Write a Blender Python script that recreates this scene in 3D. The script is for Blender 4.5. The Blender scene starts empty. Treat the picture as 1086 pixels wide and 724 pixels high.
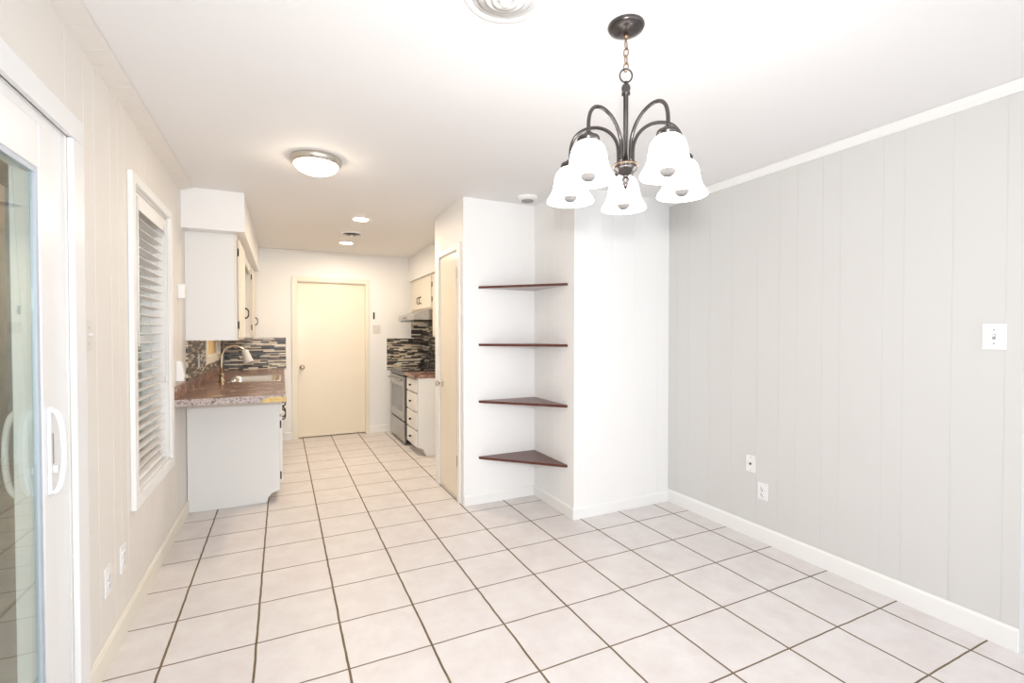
import bpy, bmesh, math, random
from mathutils import Vector, Matrix
PI = math.pi
SC = bpy.context.scene
COL = SC.collection
S = 0.347                      # tile pitch
XL, XR = -0.20, 3.29           # left wall, grey wall
YB, YA, YK = -0.115, 0.493, 3.70   # dining back wall, alcove back, kitchen back
XS, XC = 2.379, 1.744          # alcove side, pantry wall
H = 2.4375

# ------------------------------------------------------------------ camera
cam = bpy.data.objects.new('camera', bpy.data.cameras.new('camera'))
COL.objects.link(cam); SC.camera = cam
cam.data.sensor_width = 36.0
cam.data.lens = 16.7726
cam.data.clip_start = 0.02
yaw, pit = 0.4489, -0.0159
fw = Vector((math.sin(yaw)*math.cos(pit), math.cos(yaw)*math.cos(pit), math.sin(pit)))
cam.location = (0.45835, -3.05735, 1.36232)
cam.rotation_euler = fw.to_track_quat('-Z', 'Y').to_euler()

# ------------------------------------------------------------------ world, light, exposure
W = bpy.data.worlds.new('world'); SC.world = W; W.use_nodes = True
bgn = W.node_tree.nodes['Background']
bgn.inputs[0].default_value = (0.90, 0.95, 1.0, 1)
bgn.inputs[1].default_value = 2.15
SC.view_settings.view_transform = 'Standard'
SC.view_settings.look = 'None'
SC.view_settings.exposure = 0.31
SC.view_settings.gamma = 1.0
SC.view_settings.use_curve_mapping = False

# the photographer's flash, just above the lens, aimed into the dining corner
fl_ = bpy.data.lights.new('camera_flash', 'SPOT'); fl_.energy = 130; fl_.color = (1.0, 0.985, 0.975); fl_.shadow_soft_size = 0.07
fl_.spot_size = math.radians(150); fl_.spot_blend = 1.0
flo = bpy.data.objects.new('camera_flash', fl_); COL.objects.link(flo); flo.location = (0.47, -3.07, 1.57)
flo.rotation_euler = (Vector((2.45, 0.0, 1.45)) - flo.location).to_track_quat('-Z', 'Y').to_euler()

# ------------------------------------------------------------------ materials
def new_mat(name):
    m = bpy.data.materials.new(name); m.use_nodes = True
    nt = m.node_tree; b = nt.nodes['Principled BSDF']
    return m, nt, b
def N(nt, t, **k):
    n = nt.nodes.new(t)
    for a, v in k.items(): setattr(n, a, v)
    return n
def L(nt, a, b): nt.links.new(a, b)
def plain(name, col, rough=0.5, metal=0.0, noise=0.0, nscale=6.0, bump=0.0, bscale=80.0, spec=0.5):
    m, nt, b = new_mat(name)
    b.inputs['Roughness'].default_value = rough
    b.inputs['Metallic'].default_value = metal
    b.inputs['Specular IOR Level'].default_value = spec
    if noise > 0:
        tc = N(nt, 'ShaderNodeTexCoord'); ns = N(nt, 'ShaderNodeTexNoise')
        ns.inputs['Scale'].default_value = nscale; ns.inputs['Detail'].default_value = 4
        cr = N(nt, 'ShaderNodeValToRGB')
        lo = [max(0, c*(1-noise)) for c in col]; hi = [min(1, c*(1+noise)) for c in col]
        cr.color_ramp.elements[0].position = .3; cr.color_ramp.elements[1].position = .7
        cr.color_ramp.elements[0].color = (*lo, 1); cr.color_ramp.elements[1].color = (*hi, 1)
        L(nt, tc.outputs['Object'], ns.inputs['Vector']); L(nt, ns.outputs[0], cr.inputs[0])
        L(nt, cr.outputs[0], b.inputs['Base Color'])
    else:
        b.inputs['Base Color'].default_value = (*col, 1)
    if bump > 0:
        tc = N(nt, 'ShaderNodeTexCoord'); ns = N(nt, 'ShaderNodeTexNoise')
        ns.inputs['Scale'].default_value = bscale; ns.inputs['Detail'].default_value = 3
        bp = N(nt, 'ShaderNodeBump'); bp.inputs['Strength'].default_value = bump; bp.inputs['Distance'].default_value = .002
        L(nt, tc.outputs['Object'], ns.inputs['Vector']); L(nt, ns.outputs[0], bp.inputs['Height'])
        L(nt, bp.outputs[0], b.inputs['Normal'])
    return m
def emitter(name, col, strength):
    m, nt, b = new_mat(name)
    b.inputs['Base Color'].default_value = (.8, .8, .8, 1)
    b.inputs['Roughness'].default_value = .3
    b.inputs['Emission Color'].default_value = (*col, 1)
    b.inputs['Emission Strength'].default_value = strength
    return m
def math_n(nt, op, a, b=None):
    n = N(nt, 'ShaderNodeMath', operation=op)
    for i, v in ((0, a), (1, b)):
        if v is None: continue
        if isinstance(v, (int, float)): n.inputs[i].default_value = v
        else: L(nt, v, n.inputs[i])
    return n.outputs[0]

def floor_mat():
    m, nt, b = new_mat('ceramic_tile')
    g = N(nt, 'ShaderNodeTexCoord'); sp = N(nt, 'ShaderNodeSeparateXYZ'); L(nt, g.outputs['Object'], sp.inputs[0])
    masks = []; cells = []
    wob = N(nt, 'ShaderNodeTexNoise'); wob.inputs['Scale'].default_value = 9; wob.inputs['Detail'].default_value = 1
    L(nt, g.outputs['Object'], wob.inputs['Vector'])
    wv = math_n(nt, 'MULTIPLY', math_n(nt, 'SUBTRACT', wob.outputs[0], .5), .006)
    for ax, hw in ((0, .0048), (1, .0036)):
        q = math_n(nt, 'ADD', math_n(nt, 'DIVIDE', math_n(nt, 'ADD', sp.outputs[ax], wv), S), .5)
        cells.append(math_n(nt, 'FLOOR', math_n(nt, 'DIVIDE', sp.outputs[ax], S)))
        f = math_n(nt, 'ABSOLUTE', math_n(nt, 'SUBTRACT', math_n(nt, 'FRACT', q), .5))
        masks.append(math_n(nt, 'LESS_THAN', f, hw/S))
    mask = math_n(nt, 'MAXIMUM', masks[0], masks[1])
    n1 = N(nt, 'ShaderNodeTexNoise'); n1.inputs['Scale'].default_value = 7; n1.inputs['Detail'].default_value = 6; n1.inputs['Roughness'].default_value = .65
    cv = N(nt, 'ShaderNodeCombineXYZ'); L(nt, cells[0], cv.inputs[0]); L(nt, cells[1], cv.inputs[1])
    wn = N(nt, 'ShaderNodeTexWhiteNoise', noise_dimensions='2D'); L(nt, cv.outputs[0], wn.inputs['Vector'])
    off = N(nt, 'ShaderNodeVectorMath', operation='MULTIPLY_ADD')
    L(nt, wn.outputs['Color'], off.inputs[0]); off.inputs[1].default_value = (9, 9, 9); L(nt, g.outputs['Object'], off.inputs[2])
    L(nt, off.outputs[0], n1.inputs['Vector'])
    cr = N(nt, 'ShaderNodeValToRGB')
    cr.color_ramp.elements[0].position = .28; cr.color_ramp.elements[1].position = .68
    cr.color_ramp.elements[0].color = (.685, .63, .615, 1); cr.color_ramp.elements[1].color = (.77, .735, .725, 1)
    L(nt, n1.outputs[0], cr.inputs[0])
    n2 = N(nt, 'ShaderNodeTexNoise'); n2.inputs['Scale'].default_value = 14; L(nt, g.outputs['Object'], n2.inputs['Vector'])
    cg = N(nt, 'ShaderNodeValToRGB')
    cg.color_ramp.elements[0].color = (.085, .055, .032, 1); cg.color_ramp.elements[1].color = (.26, .19, .11, 1)
    L(nt, n2.outputs[0], cg.inputs[0])
    mx = N(nt, 'ShaderNodeMix', data_type='RGBA'); L(nt, mask, mx.inputs[0]); L(nt, cr.outputs[0], mx.inputs[6]); L(nt, cg.outputs[0], mx.inputs[7])
    L(nt, mx.outputs[2], b.inputs['Base Color'])
    rr = math_n(nt, 'ADD', math_n(nt, 'MULTIPLY', mask, .45), .42); L(nt, rr, b.inputs['Roughness'])
    bp = N(nt, 'ShaderNodeBump'); bp.inputs['Distance'].default_value = .002; bp.inputs['Strength'].default_value = .6
    L(nt, math_n(nt, 'SUBTRACT', 1, mask), bp.inputs['Height']); L(nt, bp.outputs[0], b.inputs['Normal'])
    return m

def mosaic_mat(name, ua, warm=1.0):
    # thin strips of glass and stone; ua = axis index running along the wall, z is up
    m, nt, b = new_mat(name)
    g = N(nt, 'ShaderNodeTexCoord'); sp = N(nt, 'ShaderNodeSeparateXYZ'); L(nt, g.outputs['Object'], sp.inputs[0])
    hgt, lng = .0158, .125
    zr = math_n(nt, 'DIVIDE', sp.outputs[2], hgt); row = math_n(nt, 'FLOOR', zr)
    w1 = N(nt, 'ShaderNodeTexWhiteNoise', noise_dimensions='1D'); L(nt, row, w1.inputs['W'])
    lenf = math_n(nt, 'ADD', math_n(nt, 'MULTIPLY', w1.outputs[0], .09), lng*.62)
    w2 = N(nt, 'ShaderNodeTexWhiteNoise', noise_dimensions='1D'); L(nt, math_n(nt, 'ADD', row, 31.7), w2.inputs['W'])
    uu = math_n(nt, 'ADD', math_n(nt, 'DIVIDE', sp.outputs[ua], lenf), math_n(nt, 'MULTIPLY', w2.outputs[0], 7))
    cell = math_n(nt, 'FLOOR', uu)
    cv = N(nt, 'ShaderNodeCombineXYZ'); L(nt, cell, cv.inputs[0]); L(nt, row, cv.inputs[1])
    wn = N(nt, 'ShaderNodeTexWhiteNoise', noise_dimensions='2D'); L(nt, cv.outputs[0], wn.inputs['Vector'])
    cr = N(nt, 'ShaderNodeValToRGB'); cr.color_ramp.interpolation = 'CONSTANT'
    e = cr.color_ramp.elements
    cols = [(0, (.012, .010, .010)), (.28, (.05, .04, .036)), (.44, (.15, .13, .125)), (.55, (.32, .27, .23)), (.64, (.62, .52, .39)), (.84, (.78, .72, .61))]
    e[0].position = 0; e[0].color = (*cols[0][1], 1); e[1].position = cols[1][0]; e[1].color = (*cols[1][1], 1)
    for p_, c_ in cols[2:]:
        k = e.new(p_); k.color = (*c_, 1)
    L(nt, wn.outputs[0], cr.inputs[0])
    fz = math_n(nt, 'ABSOLUTE', math_n(nt, 'SUBTRACT', math_n(nt, 'FRACT', zr), .5))
    fu = math_n(nt, 'ABSOLUTE', math_n(nt, 'SUBTRACT', math_n(nt, 'FRACT', uu), .5))
    mask = math_n(nt, 'MAXIMUM', math_n(nt, 'GREATER_THAN', fz, .45), math_n(nt, 'GREATER_THAN', fu, .488))
    mx = N(nt, 'ShaderNodeMix', data_type='RGBA'); L(nt, mask, mx.inputs[0]); L(nt, cr.outputs[0], mx.inputs[6]); mx.inputs[7].default_value = (.20, .18, .16, 1)
    L(nt, mx.outputs[2], b.inputs['Base Color'])
    b.inputs['Roughness'].default_value = .32
    return m

def granite_mat(name, cols, scale=28, rough=.22):
    m, nt, b = new_mat(name)
    g = N(nt, 'ShaderNodeTexCoord')
    n1 = N(nt, 'ShaderNodeTexNoise'); n1.inputs['Scale'].default_value = scale; n1.inputs['Detail'].default_value = 8; n1.inputs['Roughness'].default_value = .72
    L(nt, g.outputs['Object'], n1.inputs['Vector'])
    cr = N(nt, 'ShaderNodeValToRGB'); e = cr.color_ramp.elements
    e[0].position = cols[0][0]; e[0].color = (*cols[0][1], 1); e[1].position = cols[-1][0]; e[1].color = (*cols[-1][1], 1)
    for p_, c_ in cols[1:-1]:
        k = e.new(p_); k.color = (*c_, 1)
    L(nt, n1.outputs[0], cr.inputs[0]); L(nt, cr.outputs[0], b.inputs['Base Color'])
    b.inputs['Roughness'].default_value = rough
    return m

def wood_mat():
    m, nt, b = new_mat('mahogany')
    g = N(nt, 'ShaderNodeTexCoord'); mp = N(nt, 'ShaderNodeMapping'); mp.inputs['Scale'].default_value = (3, 40, 40); mp.inputs['Rotation'].default_value = (0, 0, PI/4)
    n1 = N(nt, 'ShaderNodeTexNoise'); n1.inputs['Scale'].default_value = 2; n1.inputs['Detail'].default_value = 5
    L(nt, g.outputs['Object'], mp.inputs[0]); L(nt, mp.outputs[0], n1.inputs['Vector'])
    cr = N(nt, 'ShaderNodeValToRGB')
    cr.color_ramp.elements[0].color = (.055, .014, .010, 1); cr.color_ramp.elements[1].color = (.16, .045, .032, 1)
    L(nt, n1.outputs[0], cr.inputs[0]); L(nt, cr.outputs[0], b.inputs['Base Color'])
    b.inputs['Roughness'].default_value = .28
    return m

def glass_mat(name, tint=(1, 1, 1), ior=1.5):
    m = bpy.data.materials.new(name); m.use_nodes = True; nt = m.node_tree
    for n in list(nt.nodes): nt.nodes.remove(n)
    o = N(nt, 'ShaderNodeOutputMaterial'); t = N(nt, 'ShaderNodeBsdfTransparent'); t.inputs[0].default_value = (*tint, 1)
    gl = N(nt, 'ShaderNodeBsdfGlossy'); gl.inputs['Roughness'].default_value = 0.0; gl.inputs[0].default_value = (.93, 1, .96, 1)
    geo = N(nt, 'ShaderNodeNewGeometry'); fr = N(nt, 'ShaderNodeFresnel')
    L(nt, math_n(nt, 'ADD', math_n(nt, 'MULTIPLY', geo.outputs['Backfacing'], 1/ior-ior), ior), fr.inputs[0])
    mx = N(nt, 'ShaderNodeMixShader'); L(nt, fr.outputs[0], mx.inputs[0]); L(nt, t.outputs[0], mx.inputs[1]); L(nt, gl.outputs[0], mx.inputs[2]); L(nt, mx.outputs[0], o.inputs[0])
    return m

M = {}
M['ceiling'] = plain('ceiling_paint', (.87, .862, .86), .75, bump=.35, bscale=160)
M['white'] = plain('white_wall_paint', (.89, .888, .88), .5)
M['left'] = plain('cream_wall_paint', (.80, .766, .725), .55)
M['grey'] = plain('grey_wall_paint', (.685, .682, .668), .5)
M['trim'] = plain('white_trim_paint', (.88, .88, .865), .35)
M['creamtrim'] = plain('cream_trim_paint', (.84, .80, .70), .38)
M['creamdoor'] = plain('cream_door_paint', (.86, .785, .655), .24, noise=.012, nscale=3)
M['bluewhite'] = plain('vinyl_white', (.86, .87, .88), .3)
M['floor'] = floor_mat()
M['mos_x'] = mosaic_mat('mosaic_across', 0)
M['mos_y'] = mosaic_mat('mosaic_along', 1)
M['wood'] = wood_mat()
M['shelfunder'] = plain('shelf_underside', (.58, .55, .55), .5)
M['cab'] = plain('cabinet_white', (.80, .80, .785), .4)
M['cabcream'] = plain('cabinet_cream', (.79, .735, .645), .4)
M['iron'] = plain('dark_iron', (.035, .026, .020), .45, .6)
M['brass'] = plain('aged_brass', (.17, .13, .07), .45, .7)
M['counter'] = granite_mat('brown_laminate', [(.36, (.055, .026, .02)), (.45, (.19, .095, .068)), (.54, (.28, .16, .12)), (.66, (.56, .43, .37))], 11)
M['counteredge'] = granite_mat('speckled_laminate_edge', [(.38, (.07, .05, .05)), (.46, (.30, .24, .23)), (.53, (.66, .58, .56)), (.63, (.24, .14, .11))], 60, .35)
M['barewood'] = plain('bare_particle_board', (.72, .52, .22), .8, noise=.2, nscale=60)
M['steel'] = plain('stainless_steel', (.47, .47, .47), .30, 1.0, noise=.05, nscale=20)
M['sinksteel'] = plain('sink_steel', (.70, .70, .70), .22, 1.0)
M['nickel'] = plain('brushed_nickel', (.62, .58, .52), .25, 1.0)
M['champagne'] = plain('champagne_nickel', (.60, .50, .36), .25, 1.0)
M['black'] = plain('black_enamel', (.012, .012, .013), .25)
M['blackglass'] = plain('black_glass', (.02, .02, .022), .05)
M['ovenglass'] = plain('oven_window_glass', (.16, .165, .17), .12)
M['bronze'] = plain('oil_rubbed_bronze', (.095, .085, .083), .26, .85)
M['bronzelight'] = plain('worn_bronze', (.30, .20, .13), .3, .9)
M['plate'] = plain('white_plastic', (.88, .88, .88), .3)
M['platecream'] = plain('ivory_plastic', (.74, .71, .67), .35)
M['slot'] = plain('slot_dark', (.07, .065, .06), .6)
M['slotgrey'] = plain('slot_grey', (.34, .33, .33), .5)
M['slat'] = plain('blind_slat', (.86, .86, .85), .4)
M['shade'] = emitter('lit_frosted_glass', (1.0, .975, .94), 4.5)
M['bulb'] = plain('bulb_glass', (.19, .18, .175), .08)
M['dome'] = emitter('lit_dome_glass', (1.0, .84, .64), 24.0)
M['can'] = emitter('lit_downlight', (1.0, .83, .63), 320.0)
M['glass'] = glass_mat('door_glass', (.925, .965, .945), 1.62)
M['bead'] = plain('glazing_bead_grey', (.50, .56, .64), .4)
M['wglass'] = glass_mat('window_glass')
M['ventgrey'] = plain('vent_grey', (.36, .39, .42), .45, .2)
M['ventdark'] = plain('vent_dark', (.10, .10, .10), .6)
M['brick'] = plain('patio_wall', (.44, .28, .175), .8, noise=.25, nscale=5)
M['concrete'] = plain('patio_slab', (.24, .20, .17), .85, noise=.2, nscale=6)
M['fence'] = plain('outside_grey', (.15, .16, .17), .85, noise=.25, nscale=8)
M['kshade'] = plain('window_shade_cream', (.78, .58, .30), .6, noise=.08, nscale=20)

# ------------------------------------------------------------------ mesh builder
ORG = {}
class MB:
    def __init__(s): s.bm = bmesh.new(); s.mi = 0
    def mat(s, i): s.mi = i; return s
    def _f(s, vs, smooth=False):
        try:
            f = s.bm.faces.new(vs); f.material_index = s.mi; f.smooth = smooth; return f
        except ValueError: return None
    def box(s, x0, x1, y0, y1, z0, z1, bev=0.0):
        x0, x1 = sorted((x0, x1)); y0, y1 = sorted((y0, y1)); z0, z1 = sorted((z0, z1))
        v = [s.bm.verts.new(p) for p in ((x0,y0,z0),(x1,y0,z0),(x1,y1,z0),(x0,y1,z0),(x0,y0,z1),(x1,y0,z1),(x1,y1,z1),(x0,y1,z1))]
        fs = [s._f([v[i] for i in q]) for q in ((3,2,1,0),(4,5,6,7),(0,1,5,4),(1,2,6,5),(2,3,7,6),(3,0,4,7))]
        if bev > 0:
            es = set(e for f in fs for e in f.edges)
            r = bmesh.ops.bevel(s.bm, geom=list(es), offset=bev, segments=2, profile=.5, affect='EDGES')
            for f in r['faces']: f.material_index = s.mi
        return s
    def prism(s, pts, a0, a1, axis):
        # pts: 2D outline; axis: extrusion axis; remaining axes in order
        def P(p, a):
            q = list(p); q.insert(axis, a); return q
        A = [s.bm.verts.new(P(p, a0)) for p in pts]; B = [s.bm.verts.new(P(p, a1)) for p in pts]
        n = len(pts)
        s._f(A); s._f(B[::-1])
        for i in range(n): s._f([A[i], B[i], B[(i+1) % n], A[(i+1) % n]])
        return s
    def lathe(s, prof, c, axis='z', seg=32, closed=False):
        rings = []
        c = Vector(c)
        for r, h in prof:
            ring = []
            for k in range(seg):
                a = 2*PI*k/seg
                p = (r*math.cos(a), r*math.sin(a), h)
                if axis == 'x': p = (h, p[0], p[1])
                elif axis == 'y': p = (p[0], h, p[1])
                ring.append(s.bm.verts.new(c + Vector(p)))
            rings.append(ring)
        for a, b in zip(rings[:-1], rings[1:]):
            for k in range(seg):
                s._f([a[k], a[(k+1) % seg], b[(k+1) % seg], b[k]], True)
        if closed:
            a, b = rings[-1], rings[0]
            for k in range(seg): s._f([a[k], a[(k+1) % seg], b[(k+1) % seg], b[k]], True)
        else:
            if prof[0][0] > 1e-6: s._f(rings[0])
            if prof[-1][0] > 1e-6: s._f(rings[-1][::-1])
        return s
    def tube(s, pts, r, seg=10, closed=False):
        pts = [Vector(p) for p in pts]; n = len(pts)
        rs = r if isinstance(r, (list, tuple)) else [r]*n
        rings = []; up = None
        for i, p in enumerate(pts):
            if closed: t = pts[(i+1) % n] - pts[i-1]
            else: t = pts[min(i+1, n-1)] - pts[max(i-1, 0)]
            t.normalize()
            if up is None:
                up = t.orthogonal().normalized()
            else:
                up = (up - t*up.dot(t)).normalized()
            sd = t.cross(up)
            rings.append([s.bm.verts.new(p + (up*math.cos(2*PI*k/seg) + sd*math.sin(2*PI*k/seg))*rs[i]) for k in range(seg)])
        m = n if closed else n-1
        for i in range(m):
            a, b = rings[i], rings[(i+1) % n]
            for k in range(seg): s._f([a[k], a[(k+1) % seg], b[(k+1) % seg], b[k]], True)
        if not closed:
            s._f(rings[0][::-1]); s._f(rings[-1])
        return s
    def build(s, name, mats, parent=None, bevel=0.0, base=None):
        bmesh.ops.remove_doubles(s.bm, verts=s.bm.verts, dist=1e-6)
        bmesh.ops.recalc_face_normals(s.bm, faces=s.bm.faces)
        if parent is not None: org = ORG[parent.name]
        elif base == 'world': org = Vector((0, 0, 0))
        else:
            xs = [v.co for v in s.bm.verts]
            org = Vector(((min(v.x for v in xs)+max(v.x for v in xs))/2, (min(v.y for v in xs)+max(v.y for v in xs))/2, min(v.z for v in xs)))
        bmesh.ops.translate(s.bm, verts=s.bm.verts, vec=-org)
        me = bpy.data.meshes.new(name); s.bm.to_mesh(me); s.bm.free()
        for m in (mats if isinstance(mats, (list, tuple)) else [mats]): me.materials.append(M[m])
        o = bpy.data.objects.new(name, me); COL.objects.link(o); ORG[o.name] = org
        if parent is not None: o.parent = parent
        else: o.location = org
        if bevel > 0:
            b = o.modifiers.new('bevel', 'BEVEL'); b.width = bevel; b.segments = 2; b.limit_method = 'ANGLE'
        return o
def thing(name, label, cat, loc, group=None):
    o = bpy.data.objects.new(name, None); COL.objects.link(o); o.location = loc; ORG[o.name] = Vector(loc)
    o.empty_display_size = .05
    return tag(o, label, cat, group)
def tag(o, label, cat, group=None):
    o['label'] = label; o['category'] = cat; o['kind'] = 'thing'
    if group: o['group'] = group
    return o
def struct(o, label=None, cat=None):
    o['kind'] = 'structure'
    if label: o['label'] = label
    if cat: o['category'] = cat
    return o
def structthing(name, label, cat, loc):
    o = thing(name, label, cat, loc); o['kind'] = 'structure'; return o

# ------------------------------------------------------------------ walls with grooves and holes
def panel_wall(mb, axis, face, out, a0, a1, z0, z1, thick, grooves=(), holes=()):
    """axis 0: the wall plane is x=face running along y; axis 1: y=face running along x. out=+1/-1 away from the room."""
    gw, gd = .004, .0012
    br = {a0, a1}
    gs = [g for g in grooves if a0+.01 < g < a1-.01]
    for g in gs: br |= {g-gw/2, g+gw/2}
    for h in holes: br |= {max(a0, h[0]), min(a1, h[1])}
    br = sorted(br)
    for b0, b1 in zip(br[:-1], br[1:]):
        if b1-b0 < 1e-5: continue
        mid = (b0+b1)/2
        inset = gd if any(abs(mid-g) < gw/2 for g in gs) else 0.0
        spans = [(z0, z1)]
        for h in holes:
            if h[0] < mid < h[1]:
                ns = []
                for s0, s1 in spans:
                    if h[3] <= s0 or h[2] >= s1: ns.append((s0, s1)); continue
                    if h[2] > s0: ns.append((s0, h[2]))
                    if h[3] < s1: ns.append((h[3], s1))
                spans = ns
        for s0, s1 in spans:
            f0, f1 = face + out*inset, face + out*thick
            if axis == 0: mb.box(f0, f1, b0, b1, s0, s1)
            else: mb.box(b0, b1, f0, f1, s0, s1)
    return mb
def plank_grooves(a0, a1, seed, first=None):
    r = random.Random(seed); g = []; a = a0
    pat = [.19, .11, .21, .10, .20, .15, .12, .20]
    k = seed
    while a < a1:
        a += pat[k % len(pat)]; k += 1; g.append(a)
    return g

# ------------------------------------------------------------------ SETTING
YREAR = -5.6
struct(MB().box(XL-.12, 4.6, YREAR, YK+.12, -.06, 0).build('floor', 'floor', base='world'))
struct(MB().box(XL-.12, 4.6, YREAR, YK+.12, H, H+.08).build('ceiling', 'ceiling', base='world'))

GL = [-.93+.0, -.765, -.655, -.465, -.36, -.265] + [.735, .87, 1.0, 1.08] + plank_grooves(-5.4, -3.3, 2) + [-.02, .17, .27, .48, .60]
SD = (-2.95, -.925, 0.0, 2.035)          # sliding door opening
W1 = (-.160, .655, .565, 2.10)           # blind window opening
W2 = (2.30, 3.30, 1.135, 2.0)            # kitchen window opening
mb = MB(); panel_wall(mb, 0, XL, -1, YREAR, YK, 0, H, .14, GL, (SD, W1, W2))
struct(mb.build('wall_left', 'left', base='world'))
mb = MB()
cuts = sorted([YREAR] + [g for g in GL if g > -3.3 or g < -3.3] + [1.12])
cuts = sorted(set(c for c in cuts if c <= 1.12))
for c0, c1 in zip(cuts[:-1], cuts[1:]):
    mb.prism([(XL, H-.030), (XL+.082, H-.002), (XL, H-.002)], c0+.002, c1-.002, 1)
    mb.prism([(XL, H-.027), (XL+.079, H-.002), (XL, H-.002)], c1-.002, c1+.002, 1)
struct(mb.build('trim_1', 'left', base='world'))
GR = [-.21, -.33, -.53, -.721, -.918, -1.071, -1.187, -1.339, -1.438, -1.648, -1.741, -1.936, -2.12]
mb = MB(); panel_wall(mb, 0, XR, 1, -2.178, YB, 0, H, .12, GR)
struct(mb.build('wall_right', 'grey', base='world'))
struct(MB().box(4.6, 4.72, YREAR, YB+.12, 0, H).build('wall_far_right', 'white', base='world'))
mb = MB(); panel_wall(mb, 1, YB, 1, XS, XR+.12, 0, H, .12, [2.50, 2.63, 2.72, 2.93, 3.04, 3.17])
struct(mb.build('wall_back', 'white', base='world'))
mb = MB(); panel_wall(mb, 0, XS, 1, YB+.12, YA, 0, H, .12, [.06, .16, .30, .40])
struct(mb.build('wall_alcove_side', 'white', base='world'))
# pantry block: alcove back wall plus the narrow wall with the closet door
DC = (.606, 1.112, 0, 2.045)
mb = MB(); mb.box(XC, XS+.12, YA, YA+.06, 0, H)
struct(mb.build('wall_alcove_back', 'white', base='world'))
mb = MB(); panel_wall(mb, 0, XC, 1, YA+.06, 1.225, 0, H, .08, [.72, .83, 1.0, 1.10], (DC,))
mb.box(XC, XS, 1.225, 1.26, 0, H)
struct(mb.build('wall_pantry', 'white', base='world'))
mb = MB(); mb.box(XS, XS+.12, 1.26, YK, 0, H)
struct(mb.build('wall_kitchen_right', 'white', base='world'))
DB = (.632, 1.496, 0, 2.045)
mb = MB(); panel_wall(mb, 1, YK, 1, XL, XS+.12, 0, H, .14, [.02, .12, .33, .45, .55, .78, .93, 1.1, 1.3, 1.40, 1.6, 1.72, 1.9, 2.0], (DB,))
struct(mb.build('wall_kitchen_back', 'white', base='world'))
struct(MB().box(XL, .204, 1.13, YK, 2.14, H).build('wall_soffit_left', 'white', base='world'))
struct(MB().box(2.082, XS, 1.26, YK, 2.10, H).build('wall_soffit_right', 'white', base='world'))

# baseboards, crown
def baseboard(name, axis, face, inn, a0, a1, h, mat, t=.013):
    mb = MB()
    prof = [(face, 0), (face+inn*t, 0), (face+inn*t, h-.012), (face+inn*t*.45, h), (face, h)]
    mb.prism(prof, a0, a1, 1 if axis == 0 else 0)
    struct(mb.build(name, mat, base='world'))
baseboard('baseboard_right', 0, XR, -1, -2.178, YB, .10, 'trim')
baseboard('baseboard_back', 1, YB, -1, XS-.013, XR-.013, .085, 'trim')
baseboard('baseboard_alcove_side', 0, XS, -1, YB, YA, .085, 'trim')
baseboard('baseboard_alcove_back', 1, YA, -1, XC+.002, XS-.013, .08, 'trim')
baseboard('baseboard_left', 0, XL, 1, -.835, 1.245, .10, 'creamtrim')
baseboard('baseboard_kitchen', 1, YK, -1, 1.535, 1.78, .10, 'trim')
baseboard('baseboard_kitchen_left', 1, YK, -1, .48, .566, .10, 'trim')
mb = MB(); mb.prism([(XR, H-.047), (XR-.006, H-.047), (XR-.018, H-.03), (XR-.030, H-.006), (XR-.030, H-.001), (XR, H-.001)], -2.178, YB, 1)
struct(mb.build('trim_2', 'trim', base='world'))
mb = MB(); mb.prism([(YK, H-.028), (YK-.006, H-.028), (YK-.022, H-.002), (YK, H-.002)], .206, 2.08, 0)
struct(mb.build('trim_3', 'trim', base='world'))

# ---- sliding glass door (door_1)
D1 = structthing('door_1', 'white sliding glass patio door in the left wall', 'door', (XL, -1.9, 0))
def frame_rect(mb, x0, x1, y0, y1, z0, z1, w, wt=None, wb=None):
    wt = w if wt is None else wt; wb = w if wb is None else wb
    mb.box(x0, x1, y0, y0+w, z0, z1); mb.box(x0, x1, y1-w, y1, z0, z1)
    mb.box(x0, x1, y0+w, y1-w, z1-wt, z1); mb.box(x0, x1, y0+w, y1-w, z0, z0+wb)
mb = MB()
cx = XL+.019
mb.box(XL, cx, -.925, -.828, 0, 2.035); mb.box(XL, cx, SD[0]-.09, SD[0], 0, 2.035); mb.box(XL, cx, SD[0]-.09, -.828, 2.035, 2.118)
mb.build('door_casing', 'bluewhite', D1, bevel=.004)
mb = MB(); frame_rect(mb, XL-.13, XL-.006, SD[0]+.001, SD[1]-.001, .001, 2.034, .035, .035, .02)
mb.box(XL-.075, XL-.004, -1.034, SD[1]-.036, .021, 1.999)
mb.build('door_frame', 'bluewhite', D1, bevel=.002)
mb = MB(); frame_rect(mb, XL-.070, XL-.002, -1.93, -1.036, .022, 1.998, .090, .135, .10)
stile = mb.build('sliding_panel', 'bluewhite', D1, bevel=.003)
mb = MB(); frame_rect(mb, XL-.020, XL-.006, -1.8395, -1.1265, .1225, 1.8625, .016); mb.build('glazing_bead', 'bead', stile)
mb = MB(); mb.box(XL-.017, XL-.012, -1.823, -1.143, .139, 1.846); mb.build('pane', 'glass', stile)
mb = MB(); frame_rect(mb, XL-.125, XL-.080, SD[0]+.036, -1.85, .022, 1.998, .075, .085, .10)
fx = mb.build('fixed_panel', 'bluewhite', D1, bevel=.003)
mb = MB(); mb.box(XL-.106, XL-.100, SD[0]+.111, -1.925, .122, 1.913); mb.build('pane', 'glass', fx)
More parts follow.
